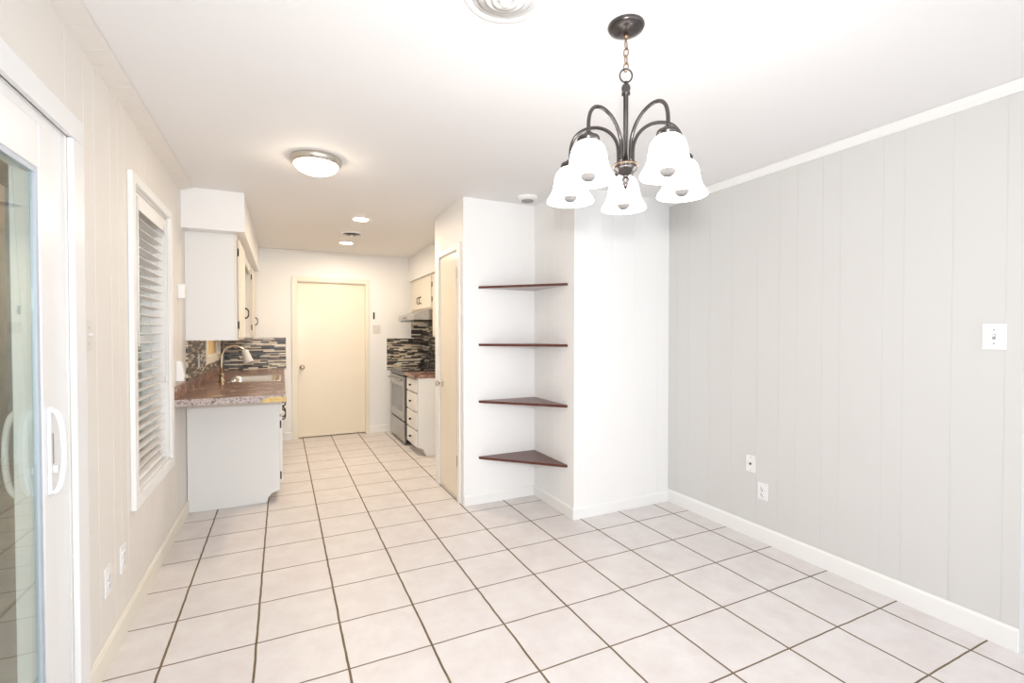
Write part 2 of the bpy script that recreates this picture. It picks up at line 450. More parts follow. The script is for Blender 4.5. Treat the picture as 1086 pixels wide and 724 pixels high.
# handle: escutcheon with an arched pull, one on each face of the panel
hy = -1.086
mb = MB(); mb.box(XL-.002, XL+.007, hy-.016, hy+.016, .86, 1.135)
hp = mb.build('handle', 'bluewhite', D1, bevel=.003)
for nm, x0, d in (('pull', XL+.004, .029), ('outer_pull', XL-.070, -.034)):
    pts = []
    for k in range(17):
        a = PI*k/16
        pts.append((x0+d*math.sin(a)**.7, hy, .993-.130*math.cos(a)))
    mb = MB(); mb.tube(pts, .0085, 8); mb.build(nm, 'bluewhite', hp)
mb = MB(); mb.box(XL+.0065, XL+.0085, hy-.004, hy+.004, .955, 1.05); mb.build('keeper_slot', 'slotgrey', hp)
mb = MB(); mb.box(XL+.007, XL+.020, hy-.006, hy+.012, .925, .95, .004); mb.build('thumb_latch', 'bluewhite', hp)

# outside: patio, with an added overhead strip that limits its daylight
struct(MB().box(-3.2, XL-.141, -6, 4.2, -.12, -.03).build('floor_patio', 'concrete', base='world'))
struct(MB().box(-1.55, XL-.141, -6, 4.2, 2.55, 2.62).build('patio_light_block', 'brick', base='world'))  # unseen roof strip, added and left partly open to set the patio brightness
mb = MB(); panel_wall(mb, 0, -2.2, -1, -6, 4.0, -.03, 3.5, .15); struct(mb.build('wall_patio', 'brick', base='world'))
struct(MB().box(-2.2, XL-.141, 3.9, 4.05, -.03, 3.8).build('wall_patio_end', 'fence', base='world'))

# ---- blind window (window_1)
def window(name, label, W, yc, casw, mat, meeting=True, sill=True):
    o = structthing(name, label, 'window', (XL, yc, W[2]))
    y0, y1, z0, z1 = W
    mb = MB()
    t = XL+.021
    mb.box(XL, t, y0-casw, y0+.004, z0-casw, z1+.045); mb.box(XL, t, y1-.004, y1+casw*.9, z0-casw, z1+.045)
    mb.box(XL, t, y0+.004, y1-.004, z0-casw, z0)
    mb.box(XL, t, y0+.004, y1-.004, z1, z1+.045)
    mb.build('window_casing', mat, o, bevel=.003)
    mb = MB(); mb.box(XL-.001-.12, XL, y0+.001, y0+.012, z0+.001, z1-.001); mb.box(XL-.121, XL, y1-.012, y1-.001, z0+.001, z1-.001)
    mb.box(XL-.121, XL, y0+.012, y1-.012, z0+.001, z0+.014); mb.box(XL-.121, XL, y0+.012, y1-.012, z1-.012, z1-.001)
    mb.build('window_jamb', 'trim', o)
    mb = MB(); frame_rect(mb, XL-.119, XL-.085, y0+.013, y1-.013, z0+.015, z1-.013, .03)
    zc = (z0+z1)/2
    if meeting: mb.box(XL-.115, XL-.075, y0+.043, y1-.043, zc-.02, zc+.02)
    fr = mb.build('window_frame', 'bluewhite', o)
    MB().box(XL-.104, XL-.100, y0+.043, y1-.043, z0+.045, z1-.043).build('pane', 'wglass', fr)
    return o
window('window_1', 'narrow white cased window with horizontal blind on left wall', W1, .265, .056, 'trim')
window('window_2', 'kitchen window over the sink, mostly hidden by the upper cabinets', W2, 2.8, .06, 'creamtrim', False)

# ---- doors
struct(MB().box(.3, 1.9, YK+.20, YK+.26, -.06, H).build('light_block_behind_door', 'white', base='world'))  # unseen slab added to stop world light leaking under the kitchen door
struct(MB().box(.3, 1.9, YK+.12, YK+.26, -.06, 0).build('light_block_below_door', 'floor', base='world'))  # added below the door gap, closes the same light leak
D2 = structthing('door_2', 'plain cream slab door in the far kitchen wall', 'door', (1.064, YK, 0))
MB().box(DB[0]+.012, DB[1]-.012, YK+.03, YK+.065, .012, DB[3]-.012).build('door_slab', 'creamdoor', D2, bevel=.002)
mb = MB()
mb.box(DB[0]+.0005, DB[0]+.011, YK, YK+.13, 0, DB[3]-.011); mb.box(DB[1]-.011, DB[1]-.0005, YK, YK+.13, 0, DB[3]-.011); mb.box(DB[0]+.0005, DB[1]-.0005, YK, YK+.13, DB[3]-.011, DB[3]-.0005)
mb.build('door_jamb', 'creamdoor', D2)
mb = MB()
for x0, x1, z0, z1 in ((.570, .632, 0, 2.10), (1.496, 1.534, 0, 2.10), (.632, 1.496, 2.045, 2.10)): mb.box(x0, x1, YK-.016, YK, z0, z1)
mb.build('door_casing', 'creamtrim', D2, bevel=.003)
def knob(parent, c, axis, s, mat='nickel'):
    prof = [(.0, 0), (.032, 0), (.032, .006), (.012, .010), (.011, .032), (.024, .042), (.029, .052), (.026, .062), (.0, .066)]
    mb = MB(); mb.lathe([(r, s*h) for r, h in prof], c, axis, 24); return mb.build('door_knob', mat, parent)
knob(D2, (.690, YK+.030, .925), 'y', -1)
D3 = structthing('door_3', 'narrow cream pantry door in the wall beside the shelf alcove', 'door', (XC, .86, 0))
MB().box(XC+.002, XC+.036, DC[0]+.010, DC[1]-.010, .012, DC[3]-.012).build('door_slab', 'creamdoor', D3, bevel=.002)
mb = MB()
mb.box(XC, XC+.075, DC[0]+.0005, DC[0]+.009, 0, DC[3]-.01); mb.box(XC, XC+.075, DC[1]-.009, DC[1]-.0005, 0, DC[3]-.01); mb.box(XC, XC+.075, DC[0]+.0005, DC[1]-.0005, DC[3]-.01, DC[3]-.0005)
mb.build('door_jamb', 'creamtrim', D3)
mb = MB()
for y0, y1, z0, z1 in ((.556, .606, 0, 2.10), (1.112, 1.218, 0, 2.10), (.606, 1.112, 2.045, 2.10)): mb.box(XC-.014, XC, y0, y1, z0, z1)
mb.build('door_casing', 'trim', D3, bevel=.003)
knob(D3, (XC+.002, 1.045, .925), 'x', -1)
for z in (.32, 1.86):
    mb = MB(); mb.box(XC-.002, XC+.002, .618, .655, z-.045, z+.045); mb.tube([(XC-.006, .614, z-.048), (XC-.006, .614, z+.048)], .006, 10)
    mb.build('door_hinge', 'brass', D3)

# ------------------------------------------------------------------ OBJECTS
# ---- chandelier
CX, CY = 1.547, -1.715
ch = thing('chandelier', 'bronze five-arm chandelier with lit white bell shades hanging from a chain', 'chandelier', (CX, CY, H))
MB().lathe([(.0, H-.0005), (.062, H-.0005), (.0635, H-.006), (.058, H-.015), (.040, H-.024), (.018, H-.030), (.0, H-.031)], (CX, CY, 0)).build('canopy', 'bronze', ch)
mb = MB(); mb.lathe([(.0, H-.030), (.009, H-.031), (.009, H-.045), (.004, H-.047), (.0, H-.047)], (CX, CY, 0), seg=16)
def link(mb, zc, hh, ww, ang, r, n=20):
    pts = []
    for k in range(n):
        a = 2*PI*k/n
        w = ww*math.cos(a); h = hh*math.sin(a)
        pts.append((CX + w*math.cos(ang), CY + w*math.sin(ang), zc+h))
    mb.tube(pts, r, 8, closed=True)
zt = H-.055
for k in range(4):
    link(mb, zt-.013-.0255*k-.0, .0155, .0085, (0.45+PI/2*k), .0022)
mb.build('chain', 'bronzelight', ch)
mb = MB(); link(mb, 2.264, .0235, .0215, -.4489, .0028, 28); mb.build('hanging_ring', 'bronze', ch)
mb = MB(); mb.lathe([(.0, 2.244), (.006, 2.243), (.006, 2.236), (.010, 2.234), (.014, 2.228), (.016, 2.219), (.013, 2.208), (.015, 2.204), (.015, 2.198), (.0085, 2.194), (.0085, 1.955)], (CX, CY, 0), seg=20)
mb.build('stem', 'bronze', ch)
mb = MB().mat(0)
mb.lathe([(.0, 1.962), (.030, 1.962), (.041, 1.956), (.0425, 1.951), (.038, 1.947), (.0405, 1.943), (.038, 1.936), (.026, 1.924), (.012, 1.917), (.008, 1.912), (.014, 1.905), (.015, 1.900), (.008, 1.893), (.010, 1.889), (.007, 1.880), (.004, 1.871), (.0, 1.868)], (CX, CY, 0), seg=28)
mb.build('hub', 'bronze', ch)
MB().lathe([(.0425, 1.9535), (.0440, 1.951), (.0425, 1.9485)], (CX, CY, 0), seg=28, closed=False).build('hub_band', 'bronzelight', ch)
RA = .208
base_az = math.atan2(CY+3.057, CX-.458)+.035
SHT = 1.972
for k in range(5):
    a = base_az + 2*PI*k/5
    d = Vector((math.cos(a), math.sin(a), 0)); c0 = Vector((CX, CY, 0))
    prof = [(.026, 1.955), (.026, 2.000), (.030, 2.030), (.042, 2.058), (.062, 2.082), (.090, 2.100), (.120, 2.108), (.150, 2.108), (.178, 2.098), (.198, 2.076), (.207, 2.045), (.208, 2.005)]
    # smooth with Catmull-Rom
    P = []
    for i in range(len(prof)-1):
        p0, p1, p2, p3 = prof[max(0, i-1)], prof[i], prof[i+1], prof[min(len(prof)-1, i+2)]
        for t in (0, .34, .67):
            P.append(tuple(.5*((2*p1[j]) + (-p0[j]+p2[j])*t + (2*p0[j]-5*p1[j]+4*p2[j]-p3[j])*t*t + (-p0[j]+3*p1[j]-3*p2[j]+p3[j])*t**3) for j in (0, 1)))
    P.append(prof[-1])
    mb = MB(); mb.tube([c0 + d*r + Vector((0, 0, z)) for r, z in P], .0062, 10)
    arm = mb.build('arm', 'bronze', ch)
    cc = c0 + d*RA
    mb = MB(); mb.lathe([(.0, 2.010), (.012, 2.008), (.018, 2.001), (.033, 1.994), (.036, 1.988), (.036, 1.982), (.033, 1.979), (.033, 1.970), (.0, 1.970)], cc, seg=24)
    mb.build('socket_cup', 'bronze', arm)
    outer = [(.034, 1.976), (.043, 1.969), (.052, 1.957), (.057, 1.941), (.060, 1.923), (.063, 1.905), (.068, 1.889), (.076, 1.874), (.084, 1.862), (.087, 1.853)]
    inner = [(r-.0035, z) for r, z in outer[::-1]]
    mb = MB(); mb.lathe(outer+inner, cc, seg=36, closed=True)
    sh = mb.build('shade', 'shade', ch)
    mb = MB(); mb.lathe([(.0, 1.969), (.013, 1.969), (.014, 1.945), (.020, 1.925), (.0275, 1.895), (.0285, 1.878), (.0245, 1.863), (.013, 1.853), (.0, 1.850)], cc, seg=20)
    mb.build('bulb', 'bulb', sh)

# ---- ceiling fixtures
fl = thing('flush_ceiling_light', 'lit dome ceiling light with brushed nickel band near kitchen entrance', 'ceiling light', (.655, .12, H))
c = (.655, .12, 0)
MB().lathe([(.0, H-.0005), (.147, H-.0005), (.149, H-.010), (.142, H-.034), (.131, H-.042), (.127, H-.040), (.127, H-.012), (.0, H-.012)], c, seg=48).build('band', 'nickel', fl)
MB().lathe([(.126, H-.014), (.126, H-.042), (.120, H-.056), (.104, H-.072), (.078, H-.085), (.045, H-.093), (.0, H-.096)], c, seg=48).build('dome', 'dome', fl)
for (x, y), lab in (((1.129, 1.603), 'lit round recessed downlight in kitchen ceiling nearer the dining area'), ((1.145, 2.88), 'lit round recessed downlight in kitchen ceiling nearest the far door')):
    t = thing('recessed_downlight', lab, 'ceiling light', (x, y, H), 'recessed kitchen downlights')
    MB().lathe([(.066, H-.0005), (.082, H-.0005), (.082, H-.004), (.069, H-.007), (.066, H-.005)], (x, y, 0), seg=36, closed=True).build('trim_ring', 'ceiling', t)
    MB().lathe([(.0, H-.0005), (.0655, H-.0005), (.0655, H-.004), (.0, H-.0045)], (x, y, 0), seg=36).build('lens', 'can', t)
def vent(x, y, R, lab, dark):
    t = thing('ceiling_vent', lab, 'vent', (x, y, H))
    MB().lathe([(R*.80, H-.0005), (R, H-.0005), (R, H-.004), (R*.95, H-.012), (R*.82, H-.016), (R*.80, H-.010)], (x, y, 0), seg=48, closed=True).build('rim', 'trim', t)
    MB().lathe([(.0, H-.0006), (R*.79, H-.0006), (R*.79, H-(.003 if dark else .012)), (.0, H-(.003 if dark else .012))], (x, y, 0), seg=40).build('duct_opening', 'ventdark' if dark else 'trim', t)
    for i, (r0, h0) in enumerate(((.66, .012), (.48, .019), (.31, .026))):
        mb = MB(); mb.lathe([(R*(r0-.10), H-h0+.008), (R*r0, H-h0), (R*(r0+.015), H-h0-.002), (R*(r0-.10), H-h0+.005)], (x, y, 0), seg=40, closed=True)
        mb.build('cone_ring', 'ventgrey' if dark else 'trim', t)
    MB().lathe([(.0, H-.004), (R*.12, H-.004), (R*.14, H-.030), (R*.10, H-.040), (.0, H-.042)], (x, y, 0), seg=24).build('center_knob', 'trim' if dark else 'platecream', t)
vent(1.134, 2.283, .112, 'round white ceiling vent with grey cones between the two downlights', True)
vent(1.100, -1.675, .135, 'round white ceiling vent of concentric rings cut by the top edge of the photo', False)
t = thing('smoke_detector', 'small round white detector on ceiling in front of the shelf alcove', 'smoke detector', (2.195, .27, H))
MB().lathe([(.0, H-.0005), (.080, H-.0005), (.081, H-.008), (.074, H-.020), (.060, H-.030), (.052, H-.032), (.0, H-.032)], (2.195, .27, 0), seg=40).build('housing', 'trim', t)
MB().lathe([(.0, H-.0322), (.047, H-.0322), (.045, H-.042), (.0, H-.044)], (2.195, .27, 0), seg=32).build('sensor_cap', 'slotgrey', t)

# ---- corner shelves
labs = ['topmost triangular mahogany corner shelf in the white alcove', 'second triangular mahogany corner shelf from the top, near eye level',
        'third triangular mahogany corner shelf from the top of the alcove', 'lowest triangular mahogany corner shelf in the white alcove, above the floor']
for z, lab in zip((1.733, 1.276, .822, .372), labs):
    mb = MB()
    pts = [(1.872, YA), (XS, YA), (XS, -.028), (XS-.012, -.028), (1.872, YA-.012)]
    A = [mb.bm.verts.new((x, y, z-.010)) for x, y in pts]; B = [mb.bm.verts.new((x, y, z+.008)) for x, y in pts]
    mb.mat(1)._f(A); mb.mat(0)._f(B)
    for i in range(5): mb._f([A[i], A[(i+1) % 5], B[(i+1) % 5], B[i]])
    tag(mb.build('corner_shelf', ['wood', 'shelfunder']), lab, 'shelf', 'alcove corner shelves')

# ---- wall plates
def plate(name, label, cat, wall, a, z, w, h, kind, mat='plate', group=None):
    """wall: ('x', face, dir) plate on x=face; dir = into room"""
    ax, face, dr = wall
    loc = (face, a, z) if ax == 'x' else (a, face, z)
    t = thing(name, label, cat, loc, group)
    def B(mb, a0, a1, z0, z1, d0, d1, bev=0):
        f0, f1 = face+dr*d0, face+dr*d1
        if ax == 'x': mb.box(f0, f1, a0, a1, z0, z1, bev)
        else: mb.box(a0, a1, f0, f1, z0, z1, bev)
        return mb
    B(MB(), a-w/2, a+w/2, z-h/2, z+h/2, 0, .006, .002).build('cover_plate', mat, t)
    axl = 'x' if ax == 'x' else 'y'
    def P(aa, zz, d): return (face+dr*d, aa, zz) if ax == 'x' else (aa, face+dr*d, zz)
    if kind == 'outlet':
        for s in (-1, 1):
            zc = z + s*.0195
            rc = MB(); rc.lathe([(.0, dr*.0), (.0165, dr*.0), (.0165, dr*.0025), (.0, dr*.0025)], P(a, zc, .006), axl, 20)
            r = rc.build('receptacle', mat, t)
            mb = MB()
            for q in (-1, 1): B(mb, a+q*.006-.0012, a+q*.006+.0012, zc-.002, zc+.007, .0086, .0092)
            B(mb, a-.002, a+.002, zc-.010, zc-.006, .0086, .0092)
            mb.build('slots', 'slotgrey', r)
        mb = MB(); mb.lathe([(.0, 0), (.003, 0), (.003, dr*.0012), (.0, dr*.0015)], P(a, z, .006), axl, 12); mb.build('screw', 'slotgrey', t)
    if kind == 'coax':
        mb = MB(); mb.lathe([(.0, 0), (.0065, 0), (.0065, dr*.008), (.004, dr*.010), (.0, dr*.010)], P(a, z, .006), axl, 16); mb.build('coax_jack', 'slot', t)
        for s in (-1, 1):
            mb = MB(); mb.lathe([(.0, 0), (.003, 0), (.003, dr*.0012), (.0, dr*.0015)], P(a, z+s*.042, .006), axl, 12); mb.build('screw', 'slotgrey', t)
    if kind.startswith('toggle'):
        n = int(kind[-1])
        for i in range(n):
            ac = a + (i-(n-1)/2)*.046
            mb = MB(); B(mb, ac-.005, ac+.005, z-.012, z+.012, .006, .0075)
            s = mb.build('toggle_slot', 'slotgrey' if mat == 'plate' else mat, t)
            mb = MB(); B(mb, ac-.0035, ac+.0035, z+.000, z+.010, .0075, .020, .001); mb.build('toggle', mat, s)
            for q in (-1, 1):
                mb = MB(); mb.lathe([(.0, 0), (.003, 0), (.003, dr*.0012), (.0, dr*.0015)], P(ac, z+q*.030, .006), axl, 12); mb.build('screw', 'slotgrey', t)
    return t
RW = ('x', XR, -1); LW = ('x', XL, 1)
plate('light_switch', 'wide white switch plate high on the grey wall', 'light switch', RW, -2.085, 1.350, .080, .115, 'toggle1')
plate('coax_outlet', 'white cable jack plate on grey wall, higher of the two low plates', 'outlet', RW, -.880, .492, .070, .112, 'coax')
plate('wall_outlet', 'white power outlet on grey wall below the cable jack plate', 'outlet', RW, -.970, .332, .072, .112, 'outlet')
plate('light_switch', 'ivory toggle switch plate on left wall between patio door and blind window', 'light switch', LW, -.762, 1.355, .078, .118, 'toggle1', 'platecream')
plate('wall_outlet', 'ivory outlet low on left wall, nearest the patio door', 'outlet', LW, -.572, .343, .072, .118, 'outlet', 'plate')
plate('wall_outlet', 'ivory outlet low on left wall, farther from the patio door', 'outlet', LW, -.366, .350, .072, .118, 'outlet', 'plate')
plate('light_switch', 'double switch plate on far kitchen wall right of the cream door', 'light switch', ('y', YK, -1), 1.632, 1.428, .105, .115, 'toggle2', 'platecream')
plate('wall_outlet', 'white outlet plate on the mosaic beside the kitchen window', 'outlet', ('x', XL+.010, 1), 1.80, 1.13, .075, .12, 'outlet')
# dark hook on the far wall
t = thing('key_hook', 'small dark metal hook on far kitchen wall above the double switch', 'hook', (1.599, YK, 1.57))
MB().box(1.588, 1.610, YK-.006, YK, 1.565, 1.66, .003).build('backplate', 'iron', t)
MB().tube([(1.599, YK-.006, 1.605), (1.599, YK-.025, 1.59), (1.599, YK-.036, 1.595), (1.599, YK-.038, 1.615)], .005, 8).build('hook_arm', 'iron', t)
# boxes on the left wall past the window
t = thing('door_chime', 'small white box on left wall between window and upper cabinet', 'chime', (XL, .99, 1.62))
MB().box(XL, XL+.042, .965, 1.035, 1.610, 1.715, .005).build('housing', 'plate', t)
MB().box(XL+.042, XL+.045, .98, 1.02, 1.625, 1.70, .001).build('grille', 'platecream', t)
t = thing('plug_in_freshener', 'white tapered plug-in device on left wall just above the counter end', 'air freshener', (XL, .92, 1.02))
MB().prism([(XL, 1.035), (XL+.046, 1.035), (XL+.046, 1.06), (XL+.030, 1.165), (XL+.012, 1.175), (XL, 1.175)], .895, .955, 1).build('housing', 'plate', t, bevel=.004)
MB().box(XL+.046, XL+.049, .905, .945, 1.045, 1.06).build('vent_slot', 'slotgrey', t)

# ---- window blind
bl = thing('window_blind', 'white horizontal slat blind hanging in the narrow left window', 'blind', (XL-.035, .265, W1[3]))
y0, y1 = W1[0]+.022, W1[1]-.022
MB().box(XL-.070, XL-.008, y0, y1, 2.045, 2.086, .002).build('headrail', 'slat', bl)
MB().prism([(XL-.006, 2.0), (XL-.001, 2.0), (XL-.001, 2.078), (XL-.006, 2.085)], y0-.004, y1+.004, 1).build('valance', 'slat', bl)
mb = MB()
n = 28; ang = math.radians(7)
for k in range(n):
    zc = .655 + k*(2.02-.655)/(n-1)
    xc = XL-.042; hw = .0245; th = .0014
    prof = []
    for j in range(5):
        u = -hw + 2*hw*j/4; cr = .0022*(1-(u/hw)**2)
        prof.append((u, cr))
    loop = [(u, c+th) for u, c in prof] + [(u, c-th) for u, c in prof[::-1]]
    loop = [(xc + u*math.cos(ang) - w*math.sin(ang), zc + u*math.sin(ang) + w*math.cos(ang)) for u, w in loop]
    mb.prism(loop, y0+.003, y1-.003, 1)
mb.build('slats', 'slat', bl)
MB().box(XL-.066, XL-.018, y0+.003, y1-.003, .592, .612, .003).build('bottom_rail', 'slat', bl)
for yy in (y0+.11, y1-.11):
    mb = MB()
    for xx in (XL-.0665, XL-.0155): mb.box(xx-.0012, xx+.0012, yy-.002, yy+.002, .60, 2.046)
    mb.build('ladder_cord', 'slat', bl)
MB().tube([(XL+.004, y0+.075, 2.055), (XL+.004, y0+.075, 1.30)], .006, 8).build('tilt_wand', 'slat', bl)
mb = MB(); mb.tube([(XL+.002, y1-.06, 2.045), (XL+.002, y1-.06, 1.10)], .002, 6); mb.lathe([(.0, 1.10), (.006, 1.10), (.009, 1.06), (.0, 1.058)], (XL+.002, y1-.06, 0), seg=12)
mb.build('lift_cord', 'slat', bl)
t = tag(MB().box(XL-.03, XL-.024, W2[0]+.014, W2[1]-.014, W2[2]+.016, W2[3]-.013).build('roller_blind', 'kshade'), 'warm cream shade drawn in the kitchen window over the sink', 'shade')

# ---- left kitchen run
XB = .436          # base face
bc = thing('base_cabinet', 'long white base cabinet under the left counter with chipped end', 'cabinet', (.12, 2.45, 0))
# end panel with scrolled toe notch
pts = [(XL+.004, .001), (.335, .001), (.345, .018), (.350, .045), (.372, .070), (.402, .084), (.430, .090), (.430, .8715), (XL+.004, .8715)]
MB().prism(pts, 1.25, 1.27, 1).build('end_panel', 'cab', bc, bevel=.001)
mb = MB(); mb.box(XL+.004, .330, 1.27, YK-.004, .001, .09); mb.box(XL+.004, .02, 1.27, YK-.004, .09, .8715); mb.box(.02, XB-.02, 1.27, YK-.004, .09, .11)
mb.build('carcass', 'cab', bc)
mb = MB(); frame_rect(mb, XB-.02, XB, 1.27, YK-.004, .09, .8715, .04, .05, .03)
for yy in (1.86, 2.45, 3.05): mb.box(XB-.02, XB, yy-.02, yy+.02, .12, .812)
mb.build('face_frame', 'cabcream', bc)
def pull(mb_, x, y, z, up=.045, dirx=1):
    pts = []
    for k in range(13):
        a = PI*k/12
        pts.append((x + dirx*(.004+(.024)*math.sin(a)**.8), y, z - up*math.cos(a)))
    mb_.tube(pts, [.0042+.0022*abs(math.cos(PI*k/12)) for k in range(13)], 8)
    for s in (-1, 1): mb_.lathe([(.0, 0), (.011, 0), (.008, dirx*.006), (.0, dirx*.008)], (x, y, z+s*up), 'x', 10)
    return mb_
def hinge(mb_, x, y, z, dirx=1): 
    mb_.box(x, x+dirx*.004, y-.012, y+.012, z-.028, z+.028); mb_.tube([(x+dirx*.006, y, z-.030), (x+dirx*.006, y, z+.030)], .0045, 8)
    return mb_
ys = [(1.30, 1.84), (1.88, 2.43), (2.47, 3.03), (3.07, 3.66)]
for i, (a, b) in enumerate(ys):
    dr = MB().box(XB, XB+.018, a, b, .135, .68, .003).build('cabinet_door', 'cab', bc)
    hy_ = b-.05 if i % 2 == 0 else a+.05
    pull(MB(), XB+.018, hy_, .625).build('handle', 'iron', dr)
    hn = a-.005 if i % 2 == 0 else b+.005
    for z in (.20, .62): hinge(MB(), XB, hn, z).build('hinge', 'iron', dr)
    df = MB().box(XB, XB+.018, a, b, .70, .845, .003).build('drawer_front', 'cab', bc)
    pull(MB(), XB+.018, (a+b)/2, .775).build('handle', 'iron', df)
# countertop with sink cutout
ct = thing('countertop', 'brown granite-look counter with chipped bare corner and sink cutout', 'countertop', (.14, 2.2, .88))
SK = (.015, .425, 1.93, 2.62)
gx = [XL+.002, SK[0], SK[1], .478]; gy = [.79, SK[2], SK[3], YK-.002]
mb = MB()
V = {}
for zi, z in enumerate((.872, .92)):
    for i, x in enumerate(gx):
        for j, y in enumerate(gy): V[i, j, zi] = mb.bm.verts.new((x, y, z))
for i in range(3):
    for j in range(3):
        if (i, j) == (1, 1): continue
        mb.mat(0)._f([V[i, j, 1], V[i+1, j, 1], V[i+1, j+1, 1], V[i, j+1, 1]]); mb._f([V[i, j, 0], V[i, j+1, 0], V[i+1, j+1, 0], V[i+1, j, 0]])
for k in range(3):
    mb.mat(1)._f([V[k, 0, 0], V[k+1, 0, 0], V[k+1, 0, 1], V[k, 0, 1]]); mb.mat(0)._f([V[k, 3, 0], V[k+1, 3, 0], V[k+1, 3, 1], V[k, 3, 1]])
    mb.mat(1)._f([V[3, k, 0], V[3, k+1, 0], V[3, k+1, 1], V[3, k, 1]]); mb.mat(0)._f([V[0, k, 0], V[0, k+1, 0], V[0, k+1, 1], V[0, k, 1]])
mb.mat(0)
for (a, b) in (((1, 1), (2, 1)), ((2, 1), (2, 2)), ((2, 2), (1, 2)), ((1, 2), (1, 1))): mb._f([V[(*a, 0)], V[(*b, 0)], V[(*b, 1)], V[(*a, 1)]])
mb.build('worktop', ['counter', 'counteredge'], ct, bevel=.002)
mb = MB(); mb.box(XL+.001, XL+.020, .79, YK-.002, .9202, 1.006, .003); mb.build('back_lip', 'counter', ct)
# bare chipped corner strip
pts = [(.322, .874), (.34, .870), (.48, .868), (.4815, .900), (.45, .907), (.42, .904), (.385, .908), (.345, .899), (.33, .888)]
mb = MB(); mb.prism(pts, .786, .7895, 1); mb.box(.4785, .4815, .786, .83, .870, .903)
mb.build('bare_chipped_edge', 'barewood', ct)
mb = MB(); mb.box(XL+.004, .43, 1.225, 1.249, .80, .871); mb.build('support_cleat', 'cabcream', ct)
# sink
sk = thing('kitchen_sink', 'stainless drop-in sink in the left counter', 'sink', ((SK[0]+SK[1])/2, (SK[2]+SK[3])/2, .92))
x0, x1, y0_, y1_ = SK
mb = MB()
def loop(x0, x1, y0, y1, z, r, n=5):
    o = []
    for cx_, cy_, a0 in ((x1-r, y1-r, 0), (x0+r, y1-r, PI/2), (x0+r, y0+r, PI), (x1-r, y0+r, 3*PI/2)):
        for k in range(n+1):
            a = a0 + PI/2*k/n; o.append((cx_+r*math.cos(a), cy_+r*math.sin(a), z))
    return o
Ls = [loop(x0-.018, x1+.018, y0_-.018, y1_+.018, .9205, .03), loop(x0-.014, x1+.014, y0_-.014, y1_+.014, .927, .03), loop(x0+.010, x1-.010, y0_+.010, y1_-.010, .926, .05), loop(x0+.016, x1-.016, y0_+.016, y1_-.016, .915, .05), loop(x0+.030, x1-.030, y0_+.030, y1_-.030, .765, .06), loop(x0+.06, x1-.06, y0_+.06, y1_-.06, .750, .05)]
Rg = [[mb.bm.verts.new(p) for p in l] for l in Ls]
for a, b in zip(Rg[:-1], Rg[1:]):
    for k in range(len(a)): mb._f([a[k], a[(k+1) % len(a)], b[(k+1) % len(a)], b[k]], True)
mb._f(Rg[-1])
mb.build('basin', 'sinksteel', sk)
MB().lathe([(.0, .7525), (.040, .7525), (.042, .7515), (.036, .7512), (.0, .7512)], (.22, 2.27, 0), seg=24).build('drain', 'slotgrey', sk)
# faucet
fx_, fy_ = -.048, 2.06
fa = thing('faucet', 'champagne gooseneck kitchen faucet with pale spray head over the sink', 'faucet', (fx_, fy_, .92))
MB().lathe([(.0, .9205), (.030, .9205), (.030, .927), (.021, .935), (.019, .975), (.022, .990), (.015, 1.0), (.0, 1.002)], (fx_, fy_, 0), seg=24).build('base', 'champagne', fa)
pts = [(fx_, fy_, 1.0), (fx_, fy_, 1.06), (fx_+.002, fy_, 1.12)]
for k in range(11):
    a = PI - (PI*.86)*k/10
    pts.append((fx_+.004+.100+.100*math.cos(a), fy_, 1.150+.100*math.sin(a)))
MB().tube(pts, .0105, 12).build('gooseneck', 'champagne', fa)
e = Vector(pts[-1]); dd = (Vector(pts[-1])-Vector(pts[-2])).normalized()
dd = Vector((.28, -.05, -.96)).normalized(); mb = MB(); mb.tube([e-dd*.022, e-dd*.012, e+dd*.02, e+dd*.06, e+dd*.094, e+dd*.102], [.018, .028, .031, .037, .044, .040], 18); mb.build('spray_head', 'platecream', fa)
mb = MB(); mb.tube([(fx_, fy_-.018, .965), (fx_, fy_-.045, .975), (fx_+.01, fy_-.085, .995)], [.008, .007, .006], 10); mb.build('lever', 'champagne', fa)

# mosaics
tag(panel_wall(MB(), 0, XL+.010, -1, 1.265, YK-.012, 1.007, 1.305, .0095, (), ((W2[0]-.062, W2[1]+.056, W2[2]-.062, 2.2),)).build('mosaic_backsplash', 'mos_y', base='world'), 'dark strip mosaic backsplash on left wall below the kitchen window', 'backsplash')
tag(MB().box(XL+.021, .500, YK-.010, YK-.0005, .9205, 1.315).build('mosaic_backsplash', 'mos_x', base='world'), 'dark strip mosaic on far wall behind the sink faucet', 'backsplash')
mb = MB(); mb.box(1.772, 2.116, YK-.010, YK-.0005, .86, 1.300); mb.box(2.116, XS-.0005, YK-.010, YK-.0005, .86, 1.70)
tag(mb.build('mosaic_backsplash', 'mos_x', base='world'), 'stepped strip mosaic on far wall beside the range hood', 'backsplash')
mb = MB(); mb.box(XS-.010, XS-.0005, 2.15, 2.605, .91, 1.325); mb.box(XS-.010, XS-.0005, 2.605, YK-.0105, .86, 1.53)
tag(mb.build('mosaic_backsplash', 'mos_y', base='world'), 'strip mosaic on right kitchen wall behind the stove', 'backsplash')

